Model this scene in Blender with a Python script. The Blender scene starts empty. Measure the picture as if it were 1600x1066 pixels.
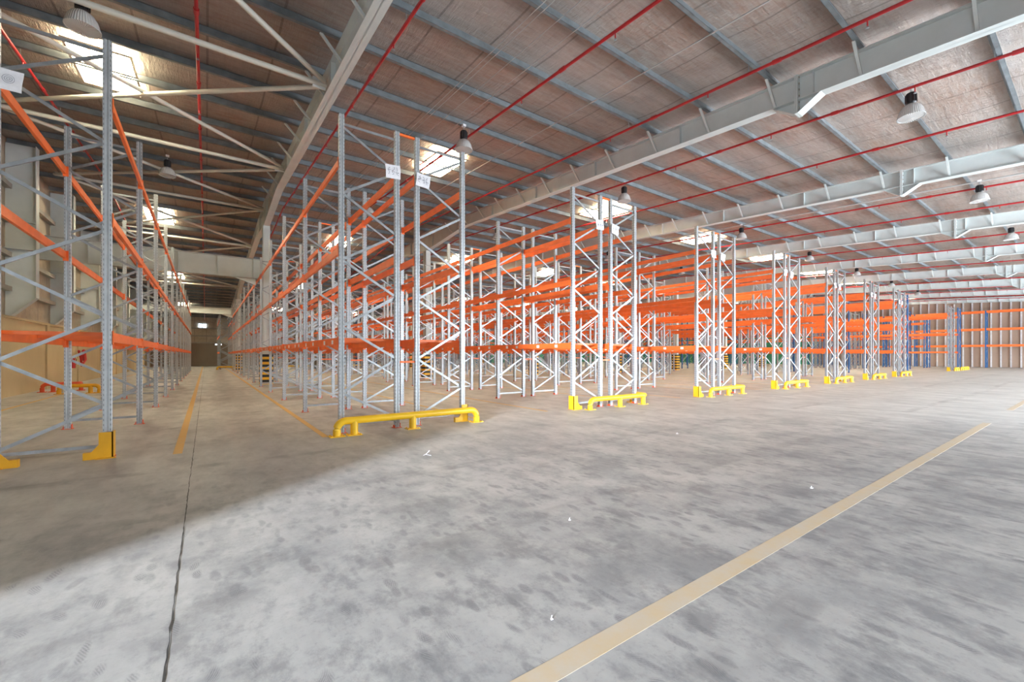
import bpy, math, random
from mathutils import Vector, Matrix
random.seed(7)
SC = bpy.context.scene
COL = SC.collection
R = math.radians

# ------------------------------------------------------------------ camera
CAMH = 1.46
cam = bpy.data.cameras.new('camera')
co = bpy.data.objects.new('camera', cam); COL.objects.link(co)
co.location = (0, 0, CAMH); co.rotation_euler = (R(90), 0, R(-35.66))
cam.sensor_width = 36; cam.lens = 36*666/1600; cam.shift_y = 22/1600
cam.clip_start = .05; cam.clip_end = 400
SC.camera = co
# ------------------------------------------------------------------ colour management, world
SC.view_settings.view_transform = 'Standard'; SC.view_settings.look = 'None'
SC.view_settings.gamma = 1; SC.view_settings.use_curve_mapping = False
SC.view_settings.exposure = 0.52
SC.cycles.diffuse_bounces = 6; SC.cycles.max_bounces = 10
w = bpy.data.worlds.new('sky'); SC.world = w; w.use_nodes = True
w.node_tree.nodes['Background'].inputs[0].default_value = (.62, .78, 1, 1)
w.node_tree.nodes['Background'].inputs[1].default_value = 1.6
# daylight entering by the doorways behind and left of the camera (unseen area lamps, the compact one far outside its opening)
def area(name, loc, direction, sx, sy, power, col):
    l = bpy.data.lights.new(name, 'AREA'); l.shape = 'RECTANGLE'; l.size = sx; l.size_y = sy
    l.energy = power; l.color = col
    o = bpy.data.objects.new(name, l); COL.objects.link(o); o.location = loc
    o.rotation_euler = Vector(direction).to_track_quat('-Z', 'Y').to_euler()
    return o
DOORW = [(13, 18), (23, 28), (33, 38), (43, 48), (53, 58), (63, 68)]     # dock doors in the wall behind the camera
YB = -7.0
area('daylight_side_door', (-18, -8, 6.4), (.88, .42, -.17), .8, .8, 13000, (.84, .91, 1))
area('daylight_side_door', (-6.4, -2.6, 2.4), (1, .1, -.05), 4.4, 4.4, 210, (.86, .93, 1))
for i, (a, b) in enumerate(DOORW):
    area('daylight_dock_door', ((a+b)/2, YB-.3, 2.6), (0, 1, -.02), 4.8, 4.8, 1950, (.84, .92, 1))

# ------------------------------------------------------------------ building profile
YR = 24.0; YE = 69.0; XL = -5.6; XR = 77.0
def hu(y):  return 7.0+.06*y if y <= YR else 7.0+.06*YR-.06*(y-YR)     # underside of rafters
def ht(y):  return hu(y)+.55                                          # top of rafters
def hs(y):  return ht(y)+.20                                          # roof sheet
RX = [2.42, 11.0, 19.5, 28.5, 37.2, 46.0, 54.8, 63.6, 72.4]

# ------------------------------------------------------------------ materials
def newmat(name):
    m = bpy.data.materials.new(name); m.use_nodes = True
    return m, m.node_tree.nodes, m.node_tree.links, m.node_tree.nodes['Principled BSDF']
def noise(N, L, scale, detail=4, vec=None, rough=.55):
    n = N.new('ShaderNodeTexNoise'); n.inputs['Scale'].default_value = scale; n.inputs['Detail'].default_value = detail
    n.inputs['Roughness'].default_value = rough
    if vec is not None: L.new(vec, n.inputs['Vector'])
    return n.outputs['Fac']
def ramp(N, L, fac, stops):
    r = N.new('ShaderNodeValToRGB'); L.new(fac, r.inputs[0]); e = r.color_ramp.elements
    while len(e) < len(stops): e.new(.5)
    for i, (p, c) in enumerate(stops):
        e[i].position = p; e[i].color = (*c, 1) if len(c) == 3 else c
    return r.outputs[0]
def g(v): return (v, v, v)
def mixc(N, L, f, a, b, mode='MIX'):
    x = N.new('ShaderNodeMix'); x.data_type = 'RGBA'; x.blend_type = mode
    for s, v in ((x.inputs[0], f), (x.inputs[6], a), (x.inputs[7], b)):
        if hasattr(v, 'is_output') or isinstance(v, bpy.types.NodeSocket): L.new(v, s)
        else: s.default_value = v if not isinstance(v, tuple) else (*v, 1)
    return x.outputs[2]
def mth(N, L, op, a, b=0.0):
    x = N.new('ShaderNodeMath'); x.operation = op
    for s, v in ((x.inputs[0], a), (x.inputs[1], b)):
        if isinstance(v, bpy.types.NodeSocket): L.new(v, s)
        else: s.default_value = v
    return x.outputs[0]
def bump(N, L, B, h, strength, dist=.02):
    b = N.new('ShaderNodeBump'); b.inputs['Strength'].default_value = strength; b.inputs['Distance'].default_value = dist
    L.new(h, b.inputs['Height']); L.new(b.outputs[0], B.inputs['Normal'])
def coords(N, L, kind='Object', scale=(1, 1, 1)):
    t = N.new('ShaderNodeTexCoord'); mp = N.new('ShaderNodeMapping'); mp.inputs['Scale'].default_value = scale
    L.new(t.outputs[kind], mp.inputs[0]); return mp.outputs[0]
def paint(name, col, rough=.4, metal=0, var=.12, scale=3):
    m, N, L, B = newmat(name)
    v = coords(N, L)
    n = noise(N, L, scale, 5, v)
    c = ramp(N, L, n, [(.3, tuple(x*(1-var) for x in col)), (.7, tuple(min(1, x*(1+var)) for x in col))])
    L.new(c, B.inputs['Base Color']); B.inputs['Roughness'].default_value = rough; B.inputs['Metallic'].default_value = metal
    return m
M = {}
M['orange'] = paint('orange_paint', (.90, .175, .035), .42, var=.10)
M['red_foot'] = paint('red_orange_paint', (.75, .10, .03), .5)
M['blue'] = paint('blue_paint', (.035, .13, .32), .45)
M['yellow'] = paint('yellow_paint', (.88, .53, .02), .35, var=.08)
M['ochre'] = paint('ochre_paint', (.72, .36, .01), .4)
M['galv'] = paint('galvanised_steel', (.37, .40, .425), .42, .7, .2, 6)
M['purlin'] = paint('galvanised_purlin', (.20, .23, .25), .5, .35, .2, 4)
M['rafter'] = paint('pale_grey_primer', (.58, .63, .63), .5, 0, .06, 2)
M['tube'] = paint('cream_grey_tube', (.55, .54, .48), .45, 0, .1, 2)
M['pipe'] = paint('red_pipe_paint', (.42, .015, .02), .35)
M['black'] = paint('black_plastic', (.012, .012, .014), .45)
M['paper'] = paint('white_paper', (.82, .82, .86), .8, var=.06, scale=20)
M['ink'] = paint('grey_ink', (.22, .22, .28), .8)
M['wire'] = paint('grey_conduit', (.5, .5, .5), .5, .3)
M['hosered'] = paint('red_hose', (.5, .02, .02), .4)
M['girt'] = paint('wall_girt', (.35, .33, .29), .5)
M['green'] = paint('green_panel', (.08, .42, .24), .6)
M['stud'] = paint('white_stud', (.80, .80, .82), .5)
# rack upright: galvanised with rows of slot holes on the aisle faces
m, N, L, B = newmat('perforated_upright'); M['post'] = m
v = coords(N, L); sp = N.new('ShaderNodeSeparateXYZ'); L.new(v, sp.inputs[0])
fz = mth(N, L, 'ABSOLUTE', mth(N, L, 'SUBTRACT', mth(N, L, 'FRACT', mth(N, L, 'MULTIPLY', sp.outputs[2], 14.0)), .5))
hz = mth(N, L, 'LESS_THAN', fz, .22)
ay = mth(N, L, 'ABSOLUTE', sp.outputs[1]); hy = mth(N, L, 'LESS_THAN', mth(N, L, 'ABSOLUTE', mth(N, L, 'SUBTRACT', ay, .024)), .007)
ax = mth(N, L, 'ABSOLUTE', sp.outputs[0]); hx = mth(N, L, 'LESS_THAN', mth(N, L, 'ABSOLUTE', mth(N, L, 'SUBTRACT', ax, .036)), .004)
geo = N.new('ShaderNodeNewGeometry'); 
onx = mth(N, L, 'GREATER_THAN', ax, .0445); ony = mth(N, L, 'GREATER_THAN', ay, .0445)
hole = mth(N, L, 'MULTIPLY', hz, mth(N, L, 'MAXIMUM', mth(N, L, 'MULTIPLY', hy, onx), mth(N, L, 'MULTIPLY', hx, ony)))
n = noise(N, L, 5, 5, v)
base = ramp(N, L, n, [(.3, (.42, .45, .475)), (.7, (.53, .56, .585))])
L.new(mixc(N, L, hole, base, (.20, .21, .22)), B.inputs['Base Color'])
B.inputs['Metallic'].default_value = .45; B.inputs['Roughness'].default_value = .4
# foil roof blanket
def foilmat(name, ca, cb, cc, metal):
    m, N, L, B = newmat(name)
    v = coords(N, L, 'Object'); vs = coords(N, L, 'Object', (.8, 5, .8)); vr = coords(N, L, 'Object', (6, 1.0, 1))
    n1 = noise(N, L, .35, 5, v); n2 = noise(N, L, 3.0, 8, vr, .7); n3 = noise(N, L, 2.2, 9, vs, .7)
    c1 = ramp(N, L, n1, [(.35, ca), (.62, cb)])
    n4 = noise(N, L, .9, 8, coords(N, L, 'Object', (.6, 2.2, 1)), .7)
    c1 = mixc(N, L, ramp(N, L, n4, [(.48, g(0)), (.68, g(.6))]), c1, (.20, .17, .15))
    c2 = mixc(N, L, ramp(N, L, n3, [(.35, g(0)), (.75, g(.55))]), c1, cc)
    # seams between the blanket rolls
    sp = N.new('ShaderNodeSeparateXYZ'); L.new(v, sp.inputs[0])
    f = mth(N, L, 'FRACT', mth(N, L, 'MULTIPLY', sp.outputs[0], 1/1.25))
    seam = mth(N, L, 'LESS_THAN', f, .035)
    c3 = mixc(N, L, mth(N, L, 'MULTIPLY', seam, .45), c2, (.08, .07, .06))
    L.new(c3, B.inputs['Base Color'])
    B.inputs['Metallic'].default_value = metal
    L.new(ramp(N, L, n2, [(.3, g(.30)), (.7, g(.55))]), B.inputs['Roughness'])
    h = mth(N, L, 'ADD', mth(N, L, 'MULTIPLY', n2, 1.0), mth(N, L, 'MULTIPLY', n3, .8))
    bump(N, L, B, h, 1.0, .06)
    return m
M['foil'] = foilmat('foil_roof_blanket', (.36, .245, .185), (.43, .365, .325), (.55, .545, .54), .75)
M['wallfoil'] = foilmat('foil_wall_blanket', (.42, .35, .26), (.52, .44, .34), (.60, .54, .44), .3)
# painted walls
def wallmat(name, ca, cb):
    m, N, L, B = newmat(name); v = coords(N, L, 'Object', (1, 1, .5))
    L.new(ramp(N, L, noise(N, L, .6, 6, v), [(.3, ca), (.7, cb)]), B.inputs['Base Color'])
    B.inputs['Roughness'].default_value = .7; bump(N, L, B, noise(N, L, 8, 4, v), .15)
    return m
M['beige'] = wallmat('beige_wall_panel', (.50, .385, .22), (.58, .465, .28))
M['darkbrown'] = wallmat('dark_brown_wall_panel', (.20, .16, .125), (.26, .21, .165))
M['brown'] = wallmat('brown_wall_panel', (.42, .31, .24), (.50, .38, .30))
# concrete floor
m, N, L, B = newmat('worn_concrete'); M['floor'] = m
v = coords(N, L); va = coords(N, L, 'Object', (1.6, .7, 1))
big = noise(N, L, .25, 5, v); mid = noise(N, L, 1.3, 9, va, .68); fine = noise(N, L, 9, 8, v, .7)
base = ramp(N, L, big, [(.35, (.50, .49, .46)), (.65, (.60, .59, .56))])
base = mixc(N, L, ramp(N, L, mid, [(.40, g(.0)), (.62, g(.5))]), base, (.27, .265, .265))
base = mixc(N, L, ramp(N, L, fine, [(.45, g(0)), (.75, g(.35))]), base, (.60, .595, .59))
# worn and painted-shade zone in front of the rack ends: shoe scuffs, tyre arcs, dark smudges
sp = N.new('ShaderNodeSeparateXYZ'); L.new(v, sp.inputs[0])
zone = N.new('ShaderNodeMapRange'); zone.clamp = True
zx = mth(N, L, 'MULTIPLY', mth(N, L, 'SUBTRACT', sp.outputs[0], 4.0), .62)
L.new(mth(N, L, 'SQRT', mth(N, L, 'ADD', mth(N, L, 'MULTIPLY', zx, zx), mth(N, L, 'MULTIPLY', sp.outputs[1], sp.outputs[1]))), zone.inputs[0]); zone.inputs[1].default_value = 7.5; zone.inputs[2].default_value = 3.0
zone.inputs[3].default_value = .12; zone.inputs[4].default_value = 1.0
warp = N.new('ShaderNodeTexNoise'); warp.inputs['Scale'].default_value = 2.2; L.new(v, warp.inputs['Vector'])
wv = N.new('ShaderNodeVectorMath'); wv.operation = 'MULTIPLY_ADD'; L.new(warp.outputs['Color'], wv.inputs[0])
wv.inputs[1].default_value = (.16, .16, 0); L.new(v, wv.inputs[2])
def scuff(sc, rot, thr, sx, sy):
    mp = N.new('ShaderNodeMapping'); mp.inputs['Rotation'].default_value = (0, 0, rot); mp.inputs['Scale'].default_value = (sx, sy, 1)
    L.new(wv.outputs[0], mp.inputs[0])
    vo = N.new('ShaderNodeTexVoronoi'); vo.inputs['Scale'].default_value = sc; L.new(mp.outputs[0], vo.inputs['Vector'])
    a = ramp(N, L, vo.outputs['Distance'], [(thr, g(1)), (thr+.09, g(0))])
    wve = N.new('ShaderNodeTexWave'); wve.inputs['Scale'].default_value = 22; wve.inputs['Distortion'].default_value = 3; wve.inputs['Detail Scale'].default_value = 3; L.new(mp.outputs[0], wve.inputs['Vector'])
    sepc = N.new('ShaderNodeSeparateColor'); L.new(vo.outputs['Color'], sepc.inputs[0])
    sel = mth(N, L, 'GREATER_THAN', sepc.outputs[0], .2)
    tread = mth(N, L, 'ADD', mth(N, L, 'MULTIPLY', wve.outputs['Fac'], .7), .3)
    return mth(N, L, 'MULTIPLY', mth(N, L, 'MULTIPLY', a, sel), tread)
s = mth(N, L, 'MAXIMUM', scuff(3.6, .6, .16, 1.7, .7), scuff(4.6, -.7, .17, 1.6, .75))
s = mth(N, L, 'MAXIMUM', s, scuff(2.7, 1.9, .12, 2.6, .6))
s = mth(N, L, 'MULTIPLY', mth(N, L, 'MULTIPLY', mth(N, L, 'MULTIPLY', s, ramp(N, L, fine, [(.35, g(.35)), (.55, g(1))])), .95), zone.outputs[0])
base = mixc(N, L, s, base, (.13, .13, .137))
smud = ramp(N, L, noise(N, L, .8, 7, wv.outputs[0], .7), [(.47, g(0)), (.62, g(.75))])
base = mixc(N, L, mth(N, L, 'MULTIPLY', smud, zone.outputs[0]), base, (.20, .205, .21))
tw = N.new('ShaderNodeTexWave'); tw.wave_type = 'RINGS'; tw.inputs['Scale'].default_value = .16; tw.inputs['Distortion'].default_value = 1.2; tw.inputs['Detail Scale'].default_value = .4
L.new(v, tw.inputs['Vector'])
tyre = mth(N, L, 'MULTIPLY', ramp(N, L, tw.outputs['Fac'], [(.965, g(0)), (.985, g(1))]), ramp(N, L, noise(N, L, 2.5, 5, v), [(.45, g(0)), (.7, g(.55))]))
base = mixc(N, L, tyre, base, (.17, .16, .155))
near_shade = mth(N, L, 'MULTIPLY', zone.outputs[0], .42)  # even foreground darkening: weaker light near the camera painted into the concrete colour
base = mixc(N, L, near_shade, base, (.17, .172, .178))
vd = coords(N, L, 'Object', (2.0, 1.3, 1)); grit = noise(N, L, 1.9, 12, vd, .72)
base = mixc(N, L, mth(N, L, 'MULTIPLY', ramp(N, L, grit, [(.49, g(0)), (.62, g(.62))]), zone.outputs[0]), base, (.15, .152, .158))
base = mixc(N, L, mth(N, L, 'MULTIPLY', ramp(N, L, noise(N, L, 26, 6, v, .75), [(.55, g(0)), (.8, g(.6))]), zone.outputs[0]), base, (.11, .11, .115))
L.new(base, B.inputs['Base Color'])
L.new(ramp(N, L, mid, [(.3, g(.42)), (.7, g(.62))]), B.inputs['Roughness'])
bump(N, L, B, mth(N, L, 'ADD', mid, mth(N, L, 'MULTIPLY', fine, .3)), .12, .01)
# line paint on the floor
def linemat(name, ca, cb):
    m, N, L, B = newmat(name); v = coords(N, L)
    L.new(ramp(N, L, noise(N, L, 4, 8, v, .7), [(.3, ca), (.7, cb)]), B.inputs['Base Color']); B.inputs['Roughness'].default_value = .6
    return m
M['line'] = linemat('yellow_line', (.72, .42, .10), (.66, .44, .18))
M['paleline'] = linemat('faded_yellow_line', (.50, .38, .23), (.47, .42, .35))
M['joint'] = linemat('dark_joint', (.03, .03, .03), (.07, .065, .06))
# striped column guard
m, N, L, B = newmat('black_yellow_stripes'); M['stripe'] = m
v = coords(N, L); sp = N.new('ShaderNodeSeparateXYZ'); L.new(v, sp.inputs[0])
st = mth(N, L, 'GREATER_THAN', mth(N, L, 'FRACT', mth(N, L, 'MULTIPLY', sp.outputs[2], 1/.25)), .5)
L.new(mixc(N, L, st, (.85, .45, .01), (.012, .012, .012)), B.inputs['Base Color']); B.inputs['Roughness'].default_value = .5
# skylight sheet, dirty translucent plastic lit by the sun above
m, N, L, B = newmat('lit_skylight'); M['sky'] = m
v = coords(N, L, 'Object', (5, .5, 1))
n = ramp(N, L, noise(N, L, 1.4, 4, v), [(.36, (.75, .30, .06)), (.47, (1, .92, .64))])
st = ramp(N, L, noise(N, L, 1.4, 4, v), [(.36, g(.12)), (.47, g(1))])
L.new(n, B.inputs['Base Color']); L.new(n, B.inputs['Emission Color']); L.new(mth(N, L, 'MULTIPLY', st, 44.0), B.inputs['Emission Strength'])
m, N, L, B = newmat('lit_window'); M['pane'] = m
B.inputs['Base Color'].default_value = (.8, .9, 1, 1); B.inputs['Emission Color'].default_value = (.75, .88, 1, 1); B.inputs['Emission Strength'].default_value = 3.0
# ribbed lamp glass
m, N, L, B = newmat('lamp_glass'); M['glass'] = m
B.inputs['Base Color'].default_value = (.85, .85, .84, 1); B.inputs['Roughness'].default_value = .25; B.inputs['Transmission Weight'].default_value = .45
v = coords(N, L); gw = N.new('ShaderNodeTexGradient'); gw.gradient_type = 'RADIAL'; L.new(v, gw.inputs[0])
rb = mth(N, L, 'SINE', mth(N, L, 'MULTIPLY', gw.outputs['Fac'], 6.2832*40)); bump(N, L, B, rb, .5, .01)

# ------------------------------------------------------------------ mesh building
class MB:
    def __init__(s): s.v = []; s.f = []; s.mi = []; s.mats = []
    def _m(s, m):
        if m not in s.mats: s.mats.append(m)
        return s.mats.index(m)
    def add(s, vs, fs, m):
        k = len(s.v); s.v += [tuple(p) for p in vs]; i = s._m(m)
        for f in fs: s.f.append(tuple(a+k for a in f)); s.mi.append(i)
    def box(s, x0, x1, y0, y1, z0, z1, m):
        s.add([(x0,y0,z0),(x1,y0,z0),(x1,y1,z0),(x0,y1,z0),(x0,y0,z1),(x1,y0,z1),(x1,y1,z1),(x0,y1,z1)],
              [(0,3,2,1),(4,5,6,7),(0,1,5,4),(1,2,6,5),(2,3,7,6),(3,0,4,7)], m)
    def sweep(s, pts, prof, m, up=(0,0,1), closed=True):
        """prof: 2-D points (side, up) swept along pts"""
        pts = [Vector(p) for p in pts]; n = len(prof); vs = []
        for i, p in enumerate(pts):
            a = pts[max(i-1, 0)]; b = pts[min(i+1, len(pts)-1)]; t = (b-a).normalized()
            u = Vector(up)
            if abs(t.dot(u)) > .98: u = Vector((0, 1, 0))
            sd = t.cross(u).normalized(); uu = sd.cross(t).normalized()
            vs += [p+sd*q[0]+uu*q[1] for q in prof]
        fs = []
        for i in range(len(pts)-1):
            for j in range(n):
                k = (j+1) % n; fs.append((i*n+j, i*n+k, (i+1)*n+k, (i+1)*n+j))
        fs.append(tuple(range(n))[::-1]); fs.append(tuple((len(pts)-1)*n+j for j in range(n)))
        s.add(vs, fs, m)
    def tube(s, pts, r, m, n=10):
        s.sweep(pts, [(r*math.cos(2*math.pi*i/n), r*math.sin(2*math.pi*i/n)) for i in range(n)], m)
    def bar(s, a, b, w, h, m, up=(0,0,1)):
        s.sweep([a, b], [(-w/2,-h/2),(w/2,-h/2),(w/2,h/2),(-w/2,h/2)], m, up)
    def prism(s, poly, axis, a, b, m):
        """poly 2-D in the plane normal to axis ('x' -> (y,z), 'y' -> (x,z), 'z' -> (x,y))"""
        def P(q, t):
            return {'x': (t, q[0], q[1]), 'y': (q[0], t, q[1]), 'z': (q[0], q[1], t)}[axis]
        n = len(poly); vs = [P(q, a) for q in poly]+[P(q, b) for q in poly]
        fs = [tuple(range(n)), tuple(range(n, 2*n))[::-1]]+[(i, i+n, (i+1) % n+n, (i+1) % n) for i in range(n)]
        s.add(vs, fs, m)
    def lathe(s, prof, m, n=28, c=(0,0,0)):
        vs = []; fs = []; k = len(prof)
        for i in range(n):
            a = 2*math.pi*i/n
            vs += [(c[0]+r*math.cos(a), c[1]+r*math.sin(a), c[2]+z) for r, z in prof]
        for i in range(n):
            for j in range(k-1):
                fs.append((i*k+j, ((i+1) % n)*k+j, ((i+1) % n)*k+j+1, i*k+j+1))
        s.add(vs, fs, m)
    def mesh(s, name, smooth=False):
        me = bpy.data.meshes.new(name); me.from_pydata(s.v, [], s.f); me.update()
        for m in s.mats: me.materials.append(M[m])
        me.polygons.foreach_set('material_index', s.mi)
        import bmesh
        b = bmesh.new(); b.from_mesh(me); bmesh.ops.recalc_face_normals(b, faces=b.faces); b.to_mesh(me); b.free()
        if smooth:
            for p in me.polygons: p.use_smooth = True
            try: me.set_sharp_from_angle(angle=R(40))
            except Exception: pass
        return me
def put(name, me, parent=None, loc=(0,0,0), rz=0, label=None, cat=None, group=None, kind=None):
    o = bpy.data.objects.new(name, me); COL.objects.link(o); o.location = loc; o.rotation_euler = (0, 0, rz)
    if parent: o.parent = parent
    if label: o['label'] = label
    if cat: o['category'] = cat
    if group: o['group'] = group
    if kind: o['kind'] = kind
    return o
def arc_path(a, b, c, r, k=6):
    """rounded corner at b between a and c"""
    a, b, c = Vector(a), Vector(b), Vector(c); u = (a-b).normalized(); v = (c-b).normalized()
    ctr = b+u*r+v*r
    return [ctr-(v*r)*math.cos(t)-(u*r)*math.sin(t) for t in [math.pi/2*i/k for i in range(k+1)]]

# ------------------------------------------------------------------ shell: floor, walls, roof
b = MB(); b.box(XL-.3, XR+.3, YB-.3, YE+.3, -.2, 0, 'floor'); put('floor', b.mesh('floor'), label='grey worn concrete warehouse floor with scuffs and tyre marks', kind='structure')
# roof blanket sagging between the purlins
PY = [2.94+1.63*k for k in range(-6, 41)]
PY = [y for y in PY if YB+.2 < y < YE-.2]
def roof_mesh():
    import bisect
    xs = [XL-.2+i*(XR-XL+.4)/64 for i in range(65)]; ys = []
    edges = [YB]+PY+[YE]
    for a, c in zip(edges, edges[1:]):
        ys += [a+(c-a)*t for t in (0, .17, .33, .5, .67, .83)]
    ys.append(YE)
    if YR not in ys: bisect.insort(ys, YR)
    vs = []; fs = []
    rn = random.Random(3)
    for y in ys:
        i = min(max(bisect.bisect_right(edges, y)-1, 0), len(edges)-2)
        t = (y-edges[i])/(edges[i+1]-edges[i])
        for x in xs:
            sag = .035*math.sin(math.pi*t)*(1+.5*math.sin(x*1.7+i)+rn.uniform(-.2, .2))
            vs.append((x, y, hs(y)-max(sag, 0)))
    n = len(xs)
    for j in range(len(ys)-1):
        for i in range(n-1):
            k = j*n+i; fs.append((k, k+1, k+n+1, k+n))
    # top skin gives the roof thickness
    off = len(vs); vs += [(x, y, z+.25) for x, y, z in vs]
    fs += [tuple(a+off for a in f)[::-1] for f in fs[:]]
    me = bpy.data.meshes.new('ceiling'); me.from_pydata(vs, [], fs); me.materials.append(M['foil'])
    for p in me.polygons: p.use_smooth = True
    return me
put('ceiling', roof_mesh(), label='foil insulation blanket on the sloping roof', kind='structure')
# left wall: beige panels below, foil blanket above, open doorway near the camera
b = MB(); DY = .72
b.box(XL-.25, XL, DY, YE, 0, 2.75, 'beige')
for y in [6, 12, 18, 21.3, 26.5, 32, 38, 44, 50, 56, 62]:
    b.box(XL-.01, XL+.06, y, y+.35, 0, 2.75, 'beige')
b.box(XL-.05, XL+.05, DY, YE, 2.75, 2.83, 'beige')
b.box(XL-.25, XL, YB, -5.2, 0, 5, 'beige')
put('wall_left', b.mesh('wall_left'), label='beige lower wall panels along the left side', kind='structure')
def gable(y): return hs(y)+.1
b = MB()
b.prism([(DY, 2.75), (YE, 2.75), (YE, gable(YE)), (YR, gable(YR)), (DY, gable(DY))], 'x', XL-.35, XL-.12, 'wallfoil')
b.prism([(YB, 5.0), (DY, 5.0), (DY, gable(DY)), (YB, gable(YB))], 'x', XL-.35, XL-.12, 'wallfoil')
put('wall_left', b.mesh('wall_left_upper'), label='foil blanket on the upper left wall', kind='structure')
for z in (3.7, 4.9, 6.1, 7.3):
    b = MB(); b.box(XL-.13, XL+.07, DY if z < 5 else YB+.2, YE, z, z+.16, 'girt'); put('trim_%d' % (1+(3.7, 4.9, 6.1, 7.3).index(z)), b.mesh('wall_girt'), kind='structure', label='horizontal girt on the upper left wall')
b = MB(); b.box(XL-.3, XR+.3, YE, YE+.3, 0, 3.0, 'darkbrown'); b.box(XL-.3, XR+.3, YE+.1, YE+.3, 3.0, gable(YE), 'wallfoil')
for z in (3.0, 3.9, 4.9): b.box(XL, XR, YE-.1, YE+.1, z, z+.15, 'girt')
put('wall_far', b.mesh('wall_far'), label='brown end wall with dark foil above', kind='structure')
b = MB(); b.prism([(YB, 0), (YE, 0), (YE, gable(YE)), (YR, gable(YR)), (YB, gable(YB))], 'x', XR, XR+.3, 'brown')
put('wall_right', b.mesh('wall_right'), label='brown panelled wall at the far right', kind='structure')
b = MB()
xs = [XL-.3]+[q for d in DOORW for q in d]+[XR+.3]
for i in range(0, len(xs), 2): b.box(xs[i], xs[i+1], YB-.3, YB, 0, 5.1, 'beige')
b.box(XL-.3, XR+.3, YB-.3, YB, 5.1, gable(YB), 'beige')
put('wall_back', b.mesh('wall_back'), label='wall with dock doors behind the camera', kind='structure')
b = MB(); b.box(XL-30, XR+30, YB-40, YE+20, -.35, -.22, 'floor'); put('floor', b.mesh('yard'), label='concrete yard outside the doors', kind='structure')
# white studs on the right wall
for i in range(34):
    y = -.5+i*.78
    b = MB(); b.box(-.16, 0, -.065, .065, 0, 8.3 if i % 5 else 7.9, 'stud')
    put('trim_%d' % (10+i), b.mesh('wall_stud'), loc=(XR, y, 0), kind='structure', label='white vertical wall stud on the brown right wall')
# green panels low on the far wall between the blue racks
b = MB(); b.box(XR-.08, XR-.02, 26, 68, 0, 4.4, 'green'); b.box(40, 76.8, YE-.18, YE-.12, 0, 4.4, 'green'); put('trim_60', b.mesh('green_panel'), kind='structure', label='green sheeting low on the walls in the far right corner behind the racks')

# windows / vents
def window(i, x0, x1, y, z0, z1, lab):
    b = MB(); b.box(x0, x1, y-.06, y, z0, z1, 'pane')
    for q in (x0, x1, (x0+x1)/2): b.box(q-.03, q+.03, y-.1, y, z0-.04, z1+.04, 'girt')
    for q in (z0, z1): b.box(x0, x1, y-.1, y, q-.04, q+.04, 'girt')
    put('window_%d' % i, b.mesh('window'), kind='structure', label=lab)
window(1, -.85, .05, YE, 5.0, 5.6, 'small bright window high on the end wall of the left aisle')
window(2, .95, 1.2, YE, 2.75, 3.0, 'left of two tiny bright vents on the end wall')
window(3, 1.45, 1.7, YE, 2.75, 3.0, 'right of two tiny bright vents on the end wall')
for i in range(9):
    b = MB(); y = 3.0+i*1.9
    b.box(XR-.06, XR, y, y+.75+.5*(i % 2), 8.35, 8.7, 'pane'); b.box(XR-.1, XR, y-.05, y, 8.3, 8.75, 'girt')
    put('window_%d' % (4+i), b.mesh('window'), kind='structure', label='small bright clerestory opening high on the right wall')
window(20, 30, 31.2, YE, 5.2, 5.6, 'bright opening high on the far wall')
window(21, 44, 45.2, YE, 5.2, 5.6, 'bright opening high on the far wall')

# ------------------------------------------------------------------ steel frame
ORD = ['first', 'second', 'third', 'fourth', 'fifth', 'sixth', 'seventh', 'eighth', 'ninth', 'tenth', 'eleventh', 'twelfth', 'thirteenth', 'fourteenth']
def haunch(y):
    d = abs(y-YR); q = max(0, 1-d/4.5)*.62
    d2 = abs(y-46.4); return max(q, max(0, 1-d2/3.5)*.5)
def rafter_mesh():
    b = MB(); ys = [YB, 4.1, 19.5, 22, YR, 26, 28.5, 42.9, 46.4, 49.9, YE]
    T = [(y, ht(y)) for y in ys]; U = [(y, hu(y)-haunch(y)) for y in ys]
    b.prism(U+T[::-1], 'x', -.01, .01, 'rafter')
    for (P, q) in ((T, -.02), (U, .02)):
        for (a, c) in zip(P, P[1:]):
            lo = [(a[0], a[1]), (c[0], c[1]), (c[0], c[1]+q), (a[0], a[1]+q)]
            b.prism(lo, 'x', -.13, .13, 'rafter')
    for y in [YB+1+k*3.26 for k in range(23)]:
        b.box(-.11, .11, y-.006, y+.006, hu(y)-haunch(y), ht(y), 'rafter')
    return b.mesh('rafter')
def splice_mesh():
    b = MB(); y = 4.1; h = hu(y)
    b.prism([(y-.5, h-.01), (y+.5, h+.03), (y+.06, h-.27), (y-.06, h-.27)], 'x', -.012, .012, 'rafter')
    b.prism([(y-.5, h-.01), (y-.48, h-.03), (y-.04, h-.29), (y-.08, h-.27)], 'x', -.13, .13, 'rafter')
    b.prism([(y+.5, h+.03), (y+.48, h+.01), (y+.04, h-.29), (y+.08, h-.27)], 'x', -.13, .13, 'rafter')
    b.box(-.14, .14, y-.035, y-.002, h-.3, ht(y)+.02, 'rafter'); b.box(-.14, .14, y+.002, y+.035, h-.3, ht(y)+.02, 'rafter')
    for k in range(6):
        for sx in (-.08, .08): b.box(sx-.015, sx+.015, y-.055, y+.055, h-.2+k*.14, h-.17+k*.14, 'girt')
    return b.mesh('splice_plate')
rm, sm = rafter_mesh(), splice_mesh()
RLAB = ['over the left-most aisle, rising from the top edge of the photo', 'crossing the top right corner above the open floor',
        'second from the camera of those reaching the right edge', 'third from the camera of those reaching the right edge']
fbL = MB(); fbL.bar((-.02, 0, .03), (-.5, 0, .56), .05, .05, 'rafter', (0, 1, 0)); fbL = fbL.mesh('fly_brace')
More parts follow.
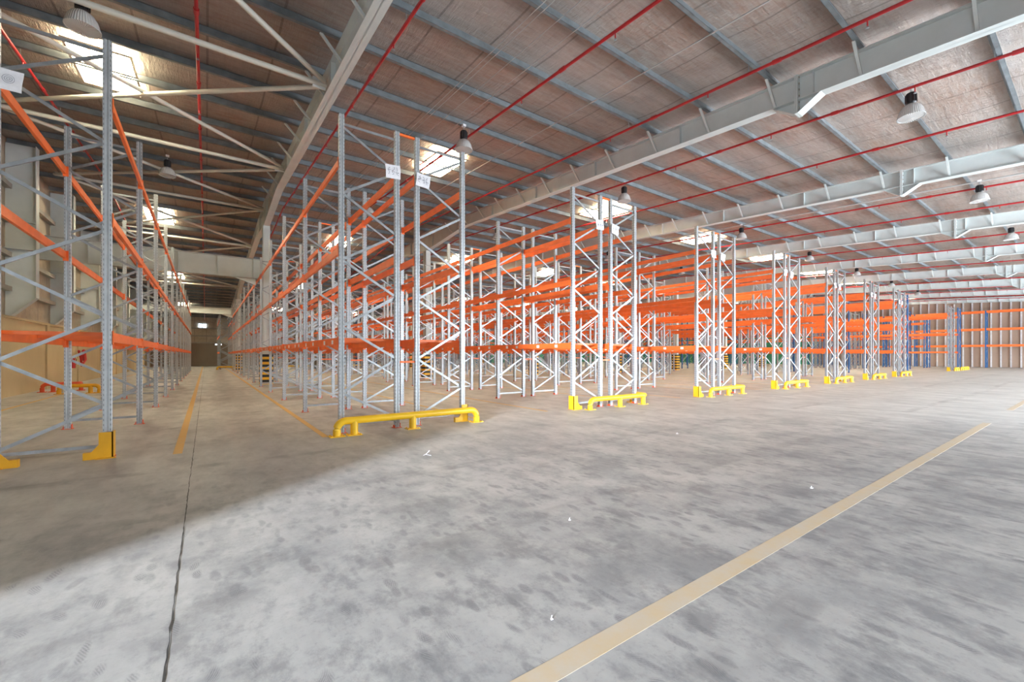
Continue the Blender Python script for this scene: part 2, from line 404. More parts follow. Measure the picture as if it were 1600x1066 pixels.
for i, x in enumerate(RX):
    r = put('rafter', rm, loc=(x, 0, 0), cat='roof beam', label='pale roof rafter '+(RLAB[i] if i < 4 else ORD[i]+' from the left, toward the right wall'))
    put('splice_plate', sm, r)
    for y in PY:
        if -2 < y < 22:
            put('fly_brace', fbL, r, (0, y, hu(y)-haunch(y)))
# purlins
def purlin_mesh():
    b = MB(); x0, x1 = XL-.1, XR+.1
    b.box(x0, x1, -.004, .004, 0, .2, 'purlin'); b.box(x0, x1, -.075, .004, 0, .008, 'purlin'); b.box(x0, x1, -.004, .075, .192, .2, 'purlin')
    b.box(x0, x1, -.075, -.068, 0, .025, 'purlin')
    return b.mesh('purlin')
pm = purlin_mesh()
for y in PY:
    j, ys_ = min(enumerate((14.35, 29.0, 43.7, 58.4)), key=lambda q: abs(q[1]-y)); d = round((y-ys_)/1.63)
    band = 'the %s skylight band from the camera' % ORD[j]
    zl = 'galvanised roof purlin crossing '+band if d == 0 else 'galvanised roof purlin, %s %s %s' % ('next' if abs(d) == 1 else ORD[abs(d)-1], 'beyond' if d > 0 else 'before', band)
    put('purlin', pm, loc=(0, y, ht(y)), label=zl, cat='roof beam', group='galvanised roof purlins')

# interior columns with striped guards
def column(x, y, lab):
    top = hu(y)-haunch(y)
    e = bpy.data.objects.new('column', None); COL.objects.link(e); e.location = (x, y, 0); e['label'] = lab; e['category'] = 'column'
    b = MB(); b.box(-.15, .15, -.22, -.20, 0, top, 'rafter'); b.box(-.15, .15, .20, .22, 0, top, 'rafter'); b.box(-.01, .01, -.2, .2, 0, top, 'rafter')
    b.box(-.15, .15, -.25, .25, top-.03, top, 'rafter'); b.box(-.25, .25, -.3, .3, 0, .02, 'rafter')
    put('shaft', b.mesh('shaft'), e)
    b = MB(); pts = [(-.28, -.24), (-.24, -.28), (.24, -.28), (.28, -.24), (.28, .24), (.24, .28), (-.24, .28), (-.28, .24)]
    b.prism(pts, 'z', .02, 1.5, 'stripe'); put('striped_guard', b.mesh('striped_guard'), e, label='black and yellow striped guard')
CX = [2.42, 11.0, 19.35, 28.7, 36.95, 46.0, 54.8]
for yy, where in ((YR, 'near'), (46.4, 'far')):
    for i, x in enumerate(CX):
        if yy > 30 and i > 5: continue
        column(x, yy+.3, 'grey column with black-yellow guard, %s from the left, %s line' % (ORD[i], where))
# tapered wall columns on the left wall
for k, y in enumerate([4.0, 11.0, 17.3, 22.4, 27.7, 33.4, 39, 45, 51, 57, 63]):
    z1 = ht(y); b = MB()
    b.prism([(XL+.0, 2.84), (XL+.06, 2.84), (XL+.66, 3.5), (XL+.66, z1), (XL-.1, z1), (XL-.1, 2.84)], 'y', -.012, .012, 'rafter')
    for (a, c) in (((XL+.06, 2.84), (XL+.66, 3.5)), ((XL+.66, 3.5), (XL+.66, z1))):
        b.prism([a, c, (c[0]+.02, c[1]), (a[0]+.02, a[1])], 'y', -.17, .17, 'rafter')
    b.box(XL-.1, XL+.66, -.17, .17, 5.18, 5.21, 'rafter'); b.box(XL-.1, XL+.66, -.17, .17, 6.14, 6.17, 'rafter')
    me = b.mesh('tapered_column')
    put('tapered_column', me, loc=(0, y, 0), cat='column', group='tapered columns on the left wall',
        label='pale tapered steel column high on the left wall, %s from the camera' % ORD[k])
# transfer beams between the left wall and the first column line
for y, z0, z1, lab in ((YR, 5.2, 6.15, 'deep grey steel girder spanning the left aisle, nearer one'), (46.4, 5.18, 5.72, 'shallower grey steel girder spanning the left aisle near its far end')):
    b = MB(); x0, x1 = XL+.02, 2.25
    b.box(x0, x1, y+.29, y+.31, z0, z1, 'rafter'); b.box(x0, x1, y+.16, y+.44, z0, z0+.02, 'rafter'); b.box(x0, x1, y+.16, y+.44, z1-.02, z1, 'rafter')
    b.prism([(x1-1.2, z0), (x1-.28, z0), (x1-.28, z0-.32)], 'y', y+.28, y+.32, 'rafter')
    for q in range(6): b.box(x0+.2+q*1.45, x0+.212+q*1.45, y+.17, y+.43, z0, z1, 'rafter')
    put('girder', b.mesh('girder'), label=lab, cat='beam')
# roof cross bracing tubes between left wall and first rafter
NY = [-2.8, 3.95, 10.7, 17.4, 24.1, 30.8, 37.5, 44.2]
k = 0
for i, y in enumerate(NY):
    def P(x, yy): return (x, yy, hu(yy)+.15)
    zone = 'in front of the girder' if y < 23 else 'beyond the girder'
    if i:
        b = MB(); b.tube([P(XL+.75, y), P(2.3, y)], .06, 'tube'); b.box(2.0, 2.28, y-.02, y+.02, P(0, y)[2]-.11, P(0, y)[2]+.13, 'rafter')
        put('strut_tube', b.mesh('strut_tube', True), cat='roof brace', group='straight strut tubes under the left roof, '+zone, label='pale tube strut straight across the left roof bay, %s from the camera' % ORD[i])
    if i < len(NY)-1:
        y2 = NY[i+1]
        b = MB(); b.tube([P(XL+.75, y2), P(2.25, y+.05)], .055, 'tube')
        put('brace_tube', b.mesh('brace_tube', True), cat='roof brace', group='diagonal braces toward the wall, '+zone, label='pale diagonal roof brace receding toward the left wall, %s from the camera' % ORD[i])
        b = MB(); b.tube([P(XL+.75, y)[:2]+(hu(y)+.21,), P(2.25, y2-.05)[:2]+(hu(y2)+.21,)], .055, 'tube')
        put('brace_tube', b.mesh('brace_tube', True), cat='roof brace', group='diagonal braces toward the rafter, '+zone, label='pale diagonal roof brace receding toward the rafter, %s from the camera' % ORD[i])

# skylights
b = MB(); b.box(-.55, .55, -1.05, -.10, -.012, 0, 'sky'); b.box(-.55, .55, .10, 1.05, -.012, 0, 'sky'); b.box(-.6, .6, -.1, .1, -.02, 0, 'foil')
for s in (-.6, .55): b.box(s, s+.05, -1.05, 1.05, -.03, 0, 'foil')
for s in (-1.1, 1.05): b.box(-.6, .6, s, s+.05, -.03, 0, 'foil')
slm = b.mesh('skylight')
XSKY = [-2.0, 7.0, 15.9, 24.6, 33.4, 42.2, 51, 59.8, 68.6]
for j, y in enumerate((14.35, 29.1, 43.7, 58.4)):
    for i, x in enumerate(XSKY):
        o = put('skylight', slm, loc=(x, y, hs(y)-.125), label='glowing roof skylight, %s from the left in the %s band from the camera' % (ORD[i], ORD[j]), cat='skylight')
        o.rotation_euler = (math.atan(.06) if y < YR else -math.atan(.06), 0, 0); o.scale = (1.25 if i > 1 else 1.0, 1, 1)

# sprinkler pipes
def pipe_mesh():
    b = MB(); q = lambda y: (0, y, ht(y)-.2)
    b.tube([q(YB+.1), q(YR), q(YE-.1)], .034, 'pipe', 8)
    for y in range(-5, 68, 3): b.tube([(0, y-.08, ht(y-.08)-.2), (0, y+.08, ht(y+.08)-.2)], .048, 'pipe', 8)
    return b.mesh('sprinkler_pipe', True)
b = MB(); b.tube([(0, 0, 0), (0, 0, -.09)], .012, 'pipe', 6); b.lathe([(0, -.14), (.03, -.13), (.012, -.1), (0, -.09)], 'galv', 8); hdm = b.mesh('sprinkler_head')
b = MB(); b.bar((0, 0, 0), (0, 0, .2), .012, .012, 'galv'); hgm = b.mesh('pipe_hanger')
ppm = pipe_mesh(); PX = [-3.42+3.27*k for k in range(24)]
PX = [x for x in PX if min(abs(x-r) for r in RX) > .45]
def spl(x):
    k = sum(r < x for r in RX); lo = RX[k-1]; n = [q for q in PX if RX[k-1] < q < (RX[k] if k < len(RX) else 99)]
    side = ['left-hand', 'right-hand'][n.index(x)] if len(n) == 2 else (['left-hand', 'middle', 'right-hand'][n.index(x)] if len(n) == 3 else 'only')
    return 'red sprinkler pipe, %s one in the bay right of the %s rafter from the left' % (side, ORD[k-1])
for i, x in enumerate(PX):
    lab = {0: 'red sprinkler pipe nearest the left wall', 1: 'red sprinkler pipe running straight over the left aisle', 2: 'red sprinkler pipe just right of the first rafter',
           3: 'red sprinkler pipe passing beside the lamp above the nearest rack', 4: 'red sprinkler pipe just left of the rafter in the top right', 5: 'red sprinkler pipe just behind the top right rafter'}.get(i)
    p = put('sprinkler_pipe', ppm, loc=(x, 0, 0), cat='pipe', label=lab or spl(x))
    for y in range(-4, 45 if i < 6 else 24, 3):
        put('sprinkler_head', hdm, p, (0, y+.5, ht(y+.5)-.23))
    for y in PY[::2]:
        if y < 30: put('pipe_hanger', hgm, p, (0, y, ht(y)-.2))

# conduits
def conduit(x, r, drop, lab, y0=YB+.1, y1=YE-.1, name='conduit', grp=None):
    b = MB(); pts = [(x, y0, ht(y0)-drop), (x, min(YR, y1), ht(min(YR, y1))-drop)]
    if y1 > YR: pts.append((x, y1, ht(y1)-drop))
    b.tube(pts, r, 'wire', 6); put(name, b.mesh(name), label=lab, cat='conduit', group=grp)
for x, q in ((5.0, 'left-most'), (5.12, 'second from the left'), (5.5, 'third from the left'), (5.95, 'right-most')): conduit(x, .009, .02, 'thin roof wire above the nearest rack, %s of four' % q, grp='wires above the nearest rack', name='ceiling_wire')
conduit(8.1, .014, .02, 'thin grey conduit under the roof left of the top right rafter')
for i, x in enumerate((13.3, 22.5, 31.2, 40)):
    conduit(x, .03, .03, 'grey conduit carrying high bay lamps in the roof bay behind the %s large rafter' % ORD[i])

# high bay lamps
b = MB(); b.lathe([(0, .25), (.085, .25), (.095, .23), (.095, .03), (.07, 0), (0, 0)], 'black', 20)
for k in range(10):
    a = k*math.pi/5; b.box(.095*math.cos(a)-.012, .095*math.cos(a)+.012, .095*math.sin(a)-.012, .095*math.sin(a)+.012, .03, .22, 'black')
hbm = b.mesh('ballast_housing')
b = MB(); b.lathe([(.07, 0), (.10, -.015), (.17, -.07), (.215, -.15), (.24, -.25), (.25, -.30), (.245, -.30), (.232, -.25), (.207, -.15), (.16, -.075), (.095, -.025), (.07, -.01)], 'glass', 40); shm = b.mesh('lamp_shade', True)
b = MB(); b.lathe([(.25, -.29), (.257, -.295), (.257, -.315), (.24, -.318), (.24, -.305), (0, -.325), (0, -.31), (.24, -.297)], 'glass', 40); lnm = b.mesh('lens', True)
b = MB(); b.tube([(0, 0, .25), (0, 0, .42)], .012, 'galv', 6); b.box(-.05, .05, -.05, .05, .38, .44, 'paper'); hkm = b.mesh('hook')
b = MB(); b.lathe([(0, -.22), (.04, -.2), (.05, -.14), (.03, -.06), (.02, 0), (0, 0)], 'paper', 12); bbm = b.mesh('bulb', True)
def lamp(x, y, lab):
    z = ht(y)-.42
    e = bpy.data.objects.new('high_bay_lamp', None); COL.objects.link(e); e.location = (x, y, z); e['label'] = lab; e['category'] = 'ceiling lamp'; e['group'] = 'high bay lamps hanging from the roof'
    put('ballast_housing', hbm, e); put('lamp_shade', shm, e); put('lens', lnm, e); put('hook', hkm, e); put('bulb', bbm, e)
LY = {2.64: 'nearest the camera', 11.0: 'over the front rack ends', 20.0: 'deeper over the racks'}
for y, t in LY.items():
    for i, x in enumerate((-1.5, 6.15, 13.3, 22.5, 31.2, 40.0, 49, 58)):
        if y < 5 and i < 2: continue
        yy = y
        if i == 0: x = -1.85 if y < 15 else -1.15
        lamp(x, yy, 'high bay lamp, %s from the left of the line %s' % (ORD[i if y > 5 else i-2], t))

# ------------------------------------------------------------------ pallet racks
BAY = 3.6; FW = 1.07; GAP = .43; POSTH = 5.97
def post_mesh(mat='post', h=POSTH):
    b = MB(); a = .046; d = .012
    pts = [(-a, -a), (-.014, -a), (-.010, -a+d), (.010, -a+d), (.014, -a), (a, -a), (a, -.014), (a-d, -.008), (a-d, .008), (a, .014),
           (a, a), (.014, a), (.010, a-d), (-.010, a-d), (-.014, a), (-a, a), (-a, .014), (-a+d, .008), (-a+d, -.008), (-a, -.014)]
    b.prism(pts, 'z', .006, h, mat); return b
def braces(b, mirror, mat, w=FW, x0=.05, h=POSTH):
    left = [5.75, 4.5, 3.25, 2.0, .75]; right = [5.13, 3.87, 2.62, 1.38, .2]
    A, B_ = (x0-.01, w-.04) if not mirror else (w-.04, x0-.01)
    seq = []
    for l, r in zip(left, right): seq += [(A, l), (B_, r)]
    for i, ((xa, za), (xb, zb)) in enumerate(zip(seq, seq[1:])):
        yo = .012 if i % 2 else -.012
        b.bar((xa, yo, za-.02), (xb, yo, zb+.02), .022, .045, mat, (0, 0, 1))
    b.bar((x0-.01, 0, 5.8), (w-.04, 0, 5.8), .022, .045, mat); b.bar((x0-.01, 0, .16), (w-.04, 0, .16), .022, .045, mat)
def frame_full(mirror, pmat, bmat):
    b = MB()
    for x in (0, FW):
        k = post_mesh(pmat); b.add([(v[0]+x, v[1], v[2]) for v in k.v], k.f, pmat); b.box(x-.08, x+.08, -.07, .07, 0, .008, 'red_foot')
        b.box(x+.05, x+.06, -.05, .05, 0, .08, 'red_foot')
    braces(b, mirror, bmat)
    return b.mesh('upright_frame')
PM = post_mesh().mesh('post')
BR = []
for mir in (0, 1):
    b = MB(); braces(b, mir, 'galv'); BR.append(b.mesh('upright_frame'))
b = MB(); b.box(-.085, .085, -.07, .07, 0, .007, 'red_foot'); b.box(.051, .062, -.045, .045, 0, .09, 'red_foot'); b.box(-.062, -.051, -.045, .045, 0, .05, 'red_foot'); FT = b.mesh('base_plate')
FULL = {('galv', 0): frame_full(0, 'galv', 'galv'), ('galv', 1): frame_full(1, 'galv', 'galv'), ('blue', 0): frame_full(0, 'blue', 'galv'), ('blue', 1): frame_full(1, 'blue', 'galv')}
def beam_mesh(side, L_=BAY, h=.14):
    """side -1: aisle face toward -X, +1: toward +X"""
    b = MB(); s = side
    def bx(x0, x1, *a): b.box(min(s*x0, s*x1), max(s*x0, s*x1), *a, 'orange')
    bx(.012, .058, .052, L_-.052, -h/2, h/2-.04); bx(.012, .042, .052, L_-.052, h/2-.04, h/2)
    for y0, y1 in ((.004, .052), (L_-.052, L_-.004)): bx(.0505, .060, y0, y1, -.11, .09)
    for y0, y1 in ((.052, .058), (L_-.058, L_-.052)): bx(-.02, .06, y0, y1, -.11, .09)
    return b.mesh('beam')
BM = {-1: beam_mesh(-1), 1: beam_mesh(1)}
b = MB(); b.box(-.003, .003, -.055, .055, -.04, .04, 'paper'); STK = b.mesh('label_sticker')
b = MB(); b.box(.0, FW, -.06, .06, -.02, .0, 'orange'); b.box(.0, FW, -.06, -.052, -.05, .0, 'orange'); b.box(0, FW, .052, .06, -.05, 0, 'orange'); SUP = b.mesh('support_bar')
b = MB(); b.box(.05, GAP-.05, -.02, .02, -.02, .02, 'orange'); SPC = b.mesh('row_spacer')
LEV = [1.72, 3.42, 5.08]
def rack(x0, y0, nb, double, label, detail=2, color='galv', group='orange-beam pallet racks', skip=None, mir0=0, colat=None, rackname='pallet_rack'):
    e = bpy.data.objects.new(rackname, None); COL.objects.link(e); e.location = (x0, y0, 0)
    e['label'] = label; e['category'] = 'storage rack'; e['group'] = group
    offs = [0, FW+GAP] if double else [0]
    for q, ox in enumerate(offs):
        mir = (q+mir0) % 2
        for i in range(nb+1):
            y = i*BAY
            if detail >= 1 and i < (12 if detail == 2 else 4):
                f = put('upright_frame', BR[mir], e, (ox, y, 0))
                for x in (0, FW): put('post', PM, f, (x, 0, 0)); put('base_plate', FT, f, (x, 0, 0), label='red-orange foot plate')
            else: put('upright_frame', FULL[(color, mir)], e, (ox, y, 0))
        if detail:
            for i in range(nb):
                for t in (.22, 1.8, 3.38):
                    y = i*BAY+t
                    if colat and abs(y-(colat-y0)) < .5 and q == 0: continue
                    put('support_bar', SUP, e, (ox, y, LEV[0]+.07))
    # beams: the nearest hundred are parts, the rest one part
    items = []
    for i in range(nb):
        for ox in offs:
            for px, s in ((0, -1), (FW, 1)):
                for lv in LEV: items.append((ox+px, i*BAY, lv, s))
    for (x, y, z, s) in items[:100]:
        o = put('beam', BM[s], e, (x, y, z))
        if z == LEV[0] and detail and y < 26 and (s == -1 and x < .5 or s == 1 and x > FW*(1+.9*double)):
            for t in (.55, 1.25, 2.35, 3.05)[:(4 if y < 12 else 2)]:
                put('label_sticker', STK, o, (s*.0605, t+random.uniform(-.15, .15), -.01), label='white label sticker')
    rest = items[100:]
    if rest:
        vs = []; fs = []
        for (x, y, z, s) in rest:
            k = len(vs); me = BM[s]; vs += [(v.co.x+x, v.co.y+y, v.co.z+z) for v in me.vertices]; fs += [tuple(a+k for a in p.vertices) for p in me.polygons]
        me = bpy.data.meshes.new('beam'); me.from_pydata(vs, [], fs); me.materials.append(M['orange']); put('beam', me, e, kind='stuff')
    if double:
        for i in range(nb+1):
            put('row_spacer', SPC, e, (FW, i*BAY, 1.32), label='orange spacer bar')
            if i % 2 == 0: put('row_spacer', SPC, e, (FW, i*BAY, POSTH-.03), label='orange spacer bar')
    return e
Y0 = 8.36; PITCH = 5.94; X1 = 2.06
RL = ['nearest back-to-back rack, behind the long yellow pipe rail', 'second back-to-back rack to the right of the nearest one', 'third back-to-back rack from the left, near picture centre right',
      'fourth back-to-back rack from the left', 'fifth back-to-back rack from the left', 'sixth back-to-back rack from the left', 'seventh back-to-back rack, beside the blue one']
rack(-2.22, Y0, 11, False, 'single-depth orange-beam pallet rack at the left edge, beside the beige wall', 2, mir0=1)
for r in range(7):
    rack(X1+PITCH*r, Y0, 11, True, 'galvanised and orange pallet rack: '+RL[r], 2 if r < 2 else (1 if r < 4 else 0), colat=(24.3 if r == 0 else None))
rack(41.75, 8.7, 8, False, 'pallet rack with blue uprights standing right beside the seventh back-to-back rack', 0, 'blue', 'blue-upright pallet racks')
rack(54.9, 8.4, 3, True, 'lone back-to-back pallet rack at the right, before the brown wall', 0, 'galv')
rack(58.0, 8.2, 12, False, 'blue-upright pallet rack just right of the lone back-to-back rack', 0, 'blue', 'blue-upright pallet racks')
rack(66.0, 12.0, 12, True, 'blue-upright pallet rack seen through the gap, second in from the right wall', 0, 'blue', 'blue-upright pallet racks')
# far block beyond the cross aisle
for r in range(9):
    rack(1.15+PITCH*r, 52.2, 3, True, 'far-block pallet rack beyond the cross aisle, %s from the left' % ORD[r], 0, 'galv' if r < 2 else 'blue', 'far-block pallet racks')
# rack running along the right wall
def wall_rack():
    e = bpy.data.objects.new('pallet_rack', None); COL.objects.link(e); e.location = (73.6, -1.0, 0)
    e['label'] = 'long pallet rack with blue uprights set along the brown right wall'; e['category'] = 'storage rack'; e['group'] = 'blue-upright pallet racks'
    for i in range(23):
        b = MB()
        for x in (0, 1.0): b.box(x-.06, x+.06, -.06, .06, 0, 6.6, 'blue')
        z = .3
        while z < 6: b.bar((0, 0, z), (1, 0, z+.6), .03, .05, 'galv'); b.bar((1, 0, z+.6), (0, 0, z+1.2), .03, .05, 'galv'); z += 1.2
        put('upright_frame', b.mesh('upright_frame'), e, (0, i*3.05, 0))
    b = MB(); b.box(-.04, .04, .06, 2.99, -.12, .12, 'orange'); me = b.mesh('beam')
    for i in range(22):
        for z in (2.55, 4.45, 6.5):
            for x in ((-.03, 1.03) if i < 11 else (-.03,)): put('beam', me, e, (x, i*3.05, z))
wall_rack()

# ------------------------------------------------------------------ guards at the rack ends
GR = .068
def flange(b, x, y, m='yellow'):
    b.box(x-.13, x+.13, y-.10, y+.10, 0, .012, m)
    for sx in (-.1, .1):
        for sy in (-.075, .075): b.lathe([(0, .03), (.013, .03), (.015, .012), (0, .012)], m, 6, (x+sx, y+sy, 0))
def guard(x0, x1, y, lab, legs, ret=0.0, mat='yellow', h=.27, r=GR, grp='pipe guards at the rack ends'):
    e = bpy.data.objects.new('rack_guard', None); COL.objects.link(e); e.location = ((x0+x1)/2, y, 0); e['label'] = lab; e['category'] = 'safety rail'; e['group'] = grp
    cx = (x0+x1)/2; z = h; R_ = .15
    path = [Vector((x0, 0, .01))]+arc_path((x0, 0, 0), (x0, 0, z), (x1, 0, z), R_)
    if ret: path += arc_path((x0, 0, z), (x1, 0, z), (x1, ret, z), R_)+arc_path((x1, 0, z), (x1, ret, z), (x1, ret, 0), R_)+[Vector((x1, ret, .01))]
    else: path += arc_path((x0, 0, z), (x1, 0, z), (x1, 0, 0), R_)+[Vector((x1, 0, .01))]
    b = MB(); b.tube([(p.x-cx, p.y, p.z) for p in path], r, mat, 16); flange(b, x0-cx, 0, mat); flange(b, x1-cx, ret, mat)
    put('rail', b.mesh('rail', True), e)
    for lx in legs:
        b = MB(); b.tube([(0, 0, .01), (0, 0, z)], r, mat, 16); flange(b, 0, 0, mat); put('leg', b.mesh('leg', True), e, (lx-cx, 0, 0))
def boot(x, y, s, lab, mat='yellow', h=.37, grp='post protectors'):
    """s = +1: toe toward +X"""
    b = MB(); a = .075
    b.box(-a, a, -.13, -.115, 0, h, mat)
    X = sorted((-s*a, -s*(a-.015))); b.box(X[0], X[1], -.13, .07, 0, h, mat)
    X = sorted((s*a, s*(a+.16))); b.box(X[0], X[1], -.13, -.05, 0, .10, mat); b.prism([(s*a, .10), (s*(a+.08), .10), (s*a, .2)], 'y', -.13, -.115, mat)
    b.box(-a-.03, a+.03, -.16, -.11, 0, .012, mat)
    put('post_protector', b.mesh('post_protector'), loc=(x, y, 0), label=lab, cat='post guard', group=grp)
YG = 8.02
guard(1.90, 4.80, YG, 'long yellow pipe rail across the end of the nearest rack', [2.20, 3.33])
boot(4.63, Y0, -1, 'yellow steel post protector behind the right end of the long yellow rail')
boot(-1.15, Y0, -1, 'ochre L-shaped post protector on the right front post of the left-edge rack', 'ochre')
boot(-2.22, Y0, 1, 'ochre low post protector at the very left edge of the photo', 'ochre', .16)
for r in range(1, 7):
    x = X1+PITCH*r
    nm = 'the %s back-to-back rack from the left' % ORD[r]
    boot(x, Y0, 1, 'yellow post protector at the left foot of '+nm)
    guard(x+.32, x+2.72, YG, 'yellow bent pipe rail at the end of '+nm, [x+1.52, x+2.55], .55)
boot(54.9, 8.4, 1, 'yellow post protector on the lone rack before the brown wall')
for i, x in enumerate((55.3, 58.1, 60.0)): guard(x, x+1.7, 8.0, 'small yellow rail at the right, %s of three before the brown wall' % ['left-most', 'middle', 'right-most'][i], [x+.85])
guard(-4.45, -3.35, 22.7, 'ochre rail standing on the floor near the left wall', [-3.6], 0, 'ochre', .30)
guard(-5.2, -4.2, 24.2, 'red-orange pipe rail close to the left wall', [-4.9], .5, 'red_foot', .32)
guard(.9, 3.5, 51.8, 'yellow rail at the far end of the left aisle, before the far-block rack', [2.2])
guard(7.0, 9.5, 51.8, 'distant yellow rail before the second far-block rack', [8.2])
guard(13, 15.5, 51.8, 'distant yellow rail before the third far-block rack', [14.2])

# ------------------------------------------------------------------ paper signs on the rack ends
def sign(x, y, z, rot, lab, circle=False, seed=0):
    rn = random.Random(seed); W, H = .30, .27; n = 6
    e = None
    b = MB(); vs = []; fs = []
    for yy in (0, -.004):
        for j in range(n+1):
            for i in range(n+1):
                u = i/n-.5; t = j/n-.5
                vs.append((u*W*(1+.04*t), yy-.02*abs(u)**1.5*(1 if rn.random() > .2 else .6)-.008*math.sin(7*t+seed), t*H+.012*u*math.sin(seed)))
    q = (n+1)**2
    for j in range(n):
        for i in range(n):
            k = j*(n+1)+i; fs.append((k, k+1, k+n+2, k+n+1)); fs.append((k+q, k+n+1+q, k+n+2+q, k+1+q))
    for i in range(n):
        fs.append((i, i+q, i+1+q, i+1)); k = n*(n+1)+i; fs.append((k, k+1, k+1+q, k+q))
        k = i*(n+1); fs.append((k, k+n+1, k+n+1+q, k+q)); k = i*(n+1)+n; fs.append((k, k+q, k+n+1+q, k+n+1))
    b.add(vs, fs, 'paper')
    o = put('paper_sign', b.mesh('paper_sign', True), loc=(x, y, z), label=lab, cat='sign', group='paper signs on the rack ends'); o.rotation_euler = (R(rn.uniform(-4, 4)), R(rot), 0)
    b = MB(); yo = -.032
    if circle:
        for rr in (.055, .035, .016):
            pts = [(rr*math.cos(a*math.pi/8)+.03, yo, rr*math.sin(a*math.pi/8)) for a in range(17)]
            b.tube(pts, .0022, 'ink', 4)
    else:
        for cx in (-.09, 0.0, .08):
            pts = [(cx+rn.uniform(-.03, .03), yo, .075-k*.02+rn.uniform(-.012, .012)) for k in range(8)]
            b.tube(pts, .004, 'ink', 4)
            b.tube([(cx-.03, yo, rn.uniform(-.02, .03)), (cx+.03, yo, rn.uniform(-.03, .03))], .004, 'ink', 4)
    put('writing', b.mesh('writing'), o, label='faint grey handwriting')
for r in range(7):
    x = X1+PITCH*r; nm = 'the nearest back-to-back rack' if r == 0 else 'the %s back-to-back rack from the left' % ORD[r]
    sign(x+.96, Y0-.09, 5.11, -3, 'white sign, left one of two on '+nm, seed=r*2+1)
    sign(x+FW+GAP+.10, Y0-.09, 5.08, 7, 'white sign, right one of two on '+nm, seed=r*2+2)
sign(-2.10, Y0-.09, 5.02, 4, 'white paper sign with rings at the left edge of the photo', True, 40)

# ------------------------------------------------------------------ floor markings and joint
def marking(x0, x1, y0, y1, mat, lab):
    b = MB(); b.box(x0, x1, y0, y1, 0, .003, mat); put('floor_marking', b.mesh('floor_marking'), kind='structure', label=lab)
marking(-8 if False else XL, 13.6, 1.43, 1.55, 'paleline', 'wide pale yellow line crossing the open floor at the lower right')
marking(17.3, 60, 1.43, 1.55, 'paleline', 'pale yellow line continuing at the right edge')
marking(-.40, -.29, 8.0, 67, 'line', 'yellow line along the middle of the left aisle')
marking(1.68, 1.78, 8.1, 67, 'line', 'yellow line along the left foot of the nearest rack')
marking(5.0, 5.08, 8.45, 47, 'line', 'yellow line to the right of the nearest rack')
marking(-4.42, -4.33, 8, 67, 'line', 'yellow line near the left wall')
for r in range(1, 7):
    x = X1+PITCH*r; marking(x-.86, x-.78, 8.45, 47, 'line', 'yellow line in the aisle left of the %s back-to-back rack' % ORD[r])
    if r < 6: marking(x+2.95, x+3.03, 8.45, 47, 'line', 'yellow line in the aisle right of the %s back-to-back rack' % ORD[r])
b = MB(); y = -1.0; x = -.155; L0 = []; L1 = []
rn = random.Random(5)
while y < 68:
    wd = .0035+rn.uniform(-.002, .002); o = rn.uniform(-.004, .004); L0.append((x+o-wd, y)); L1.append((x+o+wd, y)); y += .07 if y < 12 else 1.2
n = len(L0); b.add([(p[0], p[1], .0025) for p in L0]+[(p[0], p[1], .0025) for p in L1]+[(p[0], p[1], -.01) for p in L0+L1], [(i, n+i, n+i+1, i+1) for i in range(n-1)], 'joint')
put('floor_joint', b.mesh('floor_joint'), kind='structure', label='ragged dark joint running along the floor of the left aisle')
marking(6.0, 60, 7.0, 7.02, 'joint', 'faint cross joint in the floor') if False else None

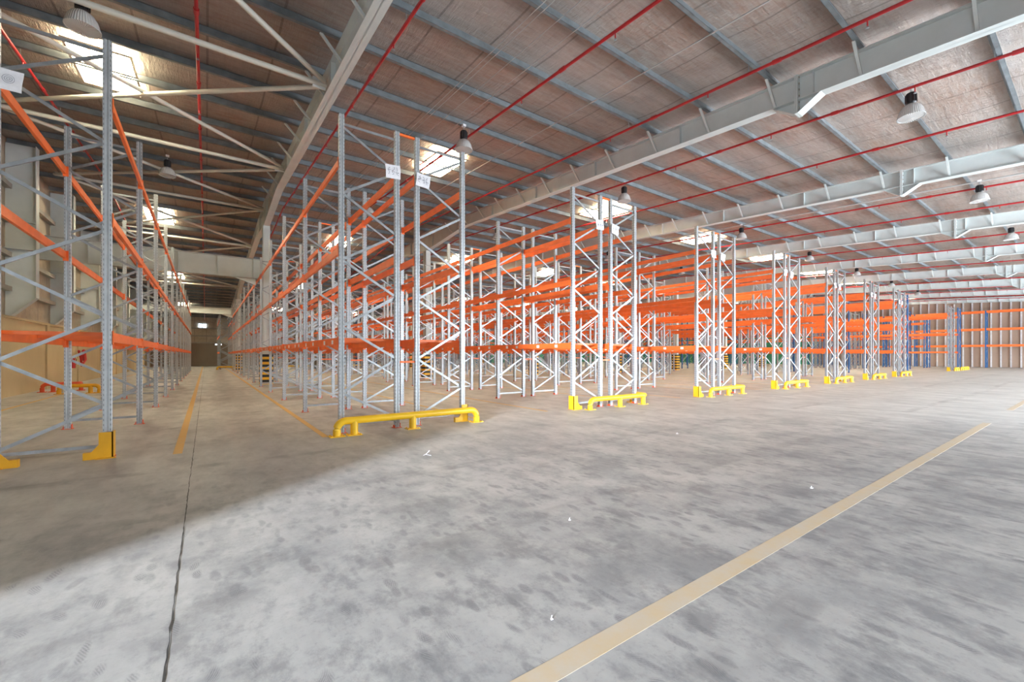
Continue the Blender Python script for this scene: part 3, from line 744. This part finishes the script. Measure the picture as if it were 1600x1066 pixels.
# ------------------------------------------------------------------ small things
def wire_scrap():
    b = MB(); pts = [(.0, 0, .01), (.05, .03, .015), (.10, .01, .06), (.07, -.04, .08), (.02, -.05, .03), (.09, -.07, .01)]
    b.tube(pts, .004, 'paper', 5); put('wire_scrap', b.mesh('wire_scrap'), loc=(2.55, 5.75, 0), label='curled bit of white wire lying on the floor before the nearest rack', cat='debris')
wire_scrap()
def scrap(u, v, s, lab):
    d = 666*CAMH/(v-555); l = (u-800)/666; x = (.8124*l+.583)*d; y = (-.583*l+.8124)*d
    b = MB(); b.prism([(-s, -s*.6), (s*.9, -s*.8), (s*1.1, s*.4), (0, s*.9), (-s*.8, s*.5)], 'z', 0, .003, 'paper'); b.bar((-s*.5, 0, .004), (s*.6, .3*s, .02), s*.5, .002, 'paper')
    put('paper_scrap', b.mesh('paper_scrap'), loc=(x, y, 0), label=lab, cat='debris', group='white scraps on the floor')
scrap(890, 813, .011, 'tiny white scrap in the middle of the open floor')
scrap(862, 968, .008, 'tiny white scrap at bottom centre of the photo')
scrap(1268, 763, .018, 'small white scrap on the floor left of the wide yellow line')
scrap(274, 593, .07, 'white paper scrap lying in the left aisle')
scrap(1058, 678, .025, 'small scrap on the floor before the third rack')
# fire hose reel and extinguishers on the left wall
b = MB()
for k, rr in enumerate((.30, .25, .20)): 
    b.lathe([(rr-.03, -.06), (rr, -.09), (rr+.03, -.06), (rr, 0), (rr-.03, -.06)], 'hosered', 24)
b.lathe([(0, -.10), (.06, -.10), (.06, .02), (0, .02)], 'black', 12)
me = b.mesh('hose_reel', True); o = put('hose_reel', me, loc=(XL+.14, 33.0, 1.45), label='red fire hose reel on the beige left wall', cat='hose reel'); o.rotation_euler = (0, R(90), 0)
b = MB(); b.tube([(XL+.2, 32.7, 1.5), (XL+.3, 32.2, 1.2), (XL+.25, 31.6, .9), (XL+.25, 31.4, 1.3), (XL+.2, 31.2, 1.7)], .05, 'hosered', 8)
put('fire_hose', b.mesh('fire_hose', True), label='loose red hose hanging beside the reel', cat='hose')
b = MB(); b.lathe([(0, 0), (.09, 0), (.095, .03), (.095, .45), (.05, .52), (.03, .56), (0, .56)], 'hosered', 16)
me = b.mesh('cylinder_body', True); o = put('fire_extinguisher', None, loc=(XL+.14, 30.4, .8), label='red fire extinguisher on the beige left wall below the hose', cat='fire extinguisher')
put('cylinder_body', me, o); b = MB(); b.box(-.02, .08, -.02, .02, .55, .6, 'black'); b.tube([(.05, 0, .56), (.12, 0, .45), (.12, 0, .2)], .012, 'black', 6); put('nozzle', b.mesh('nozzle'), o)
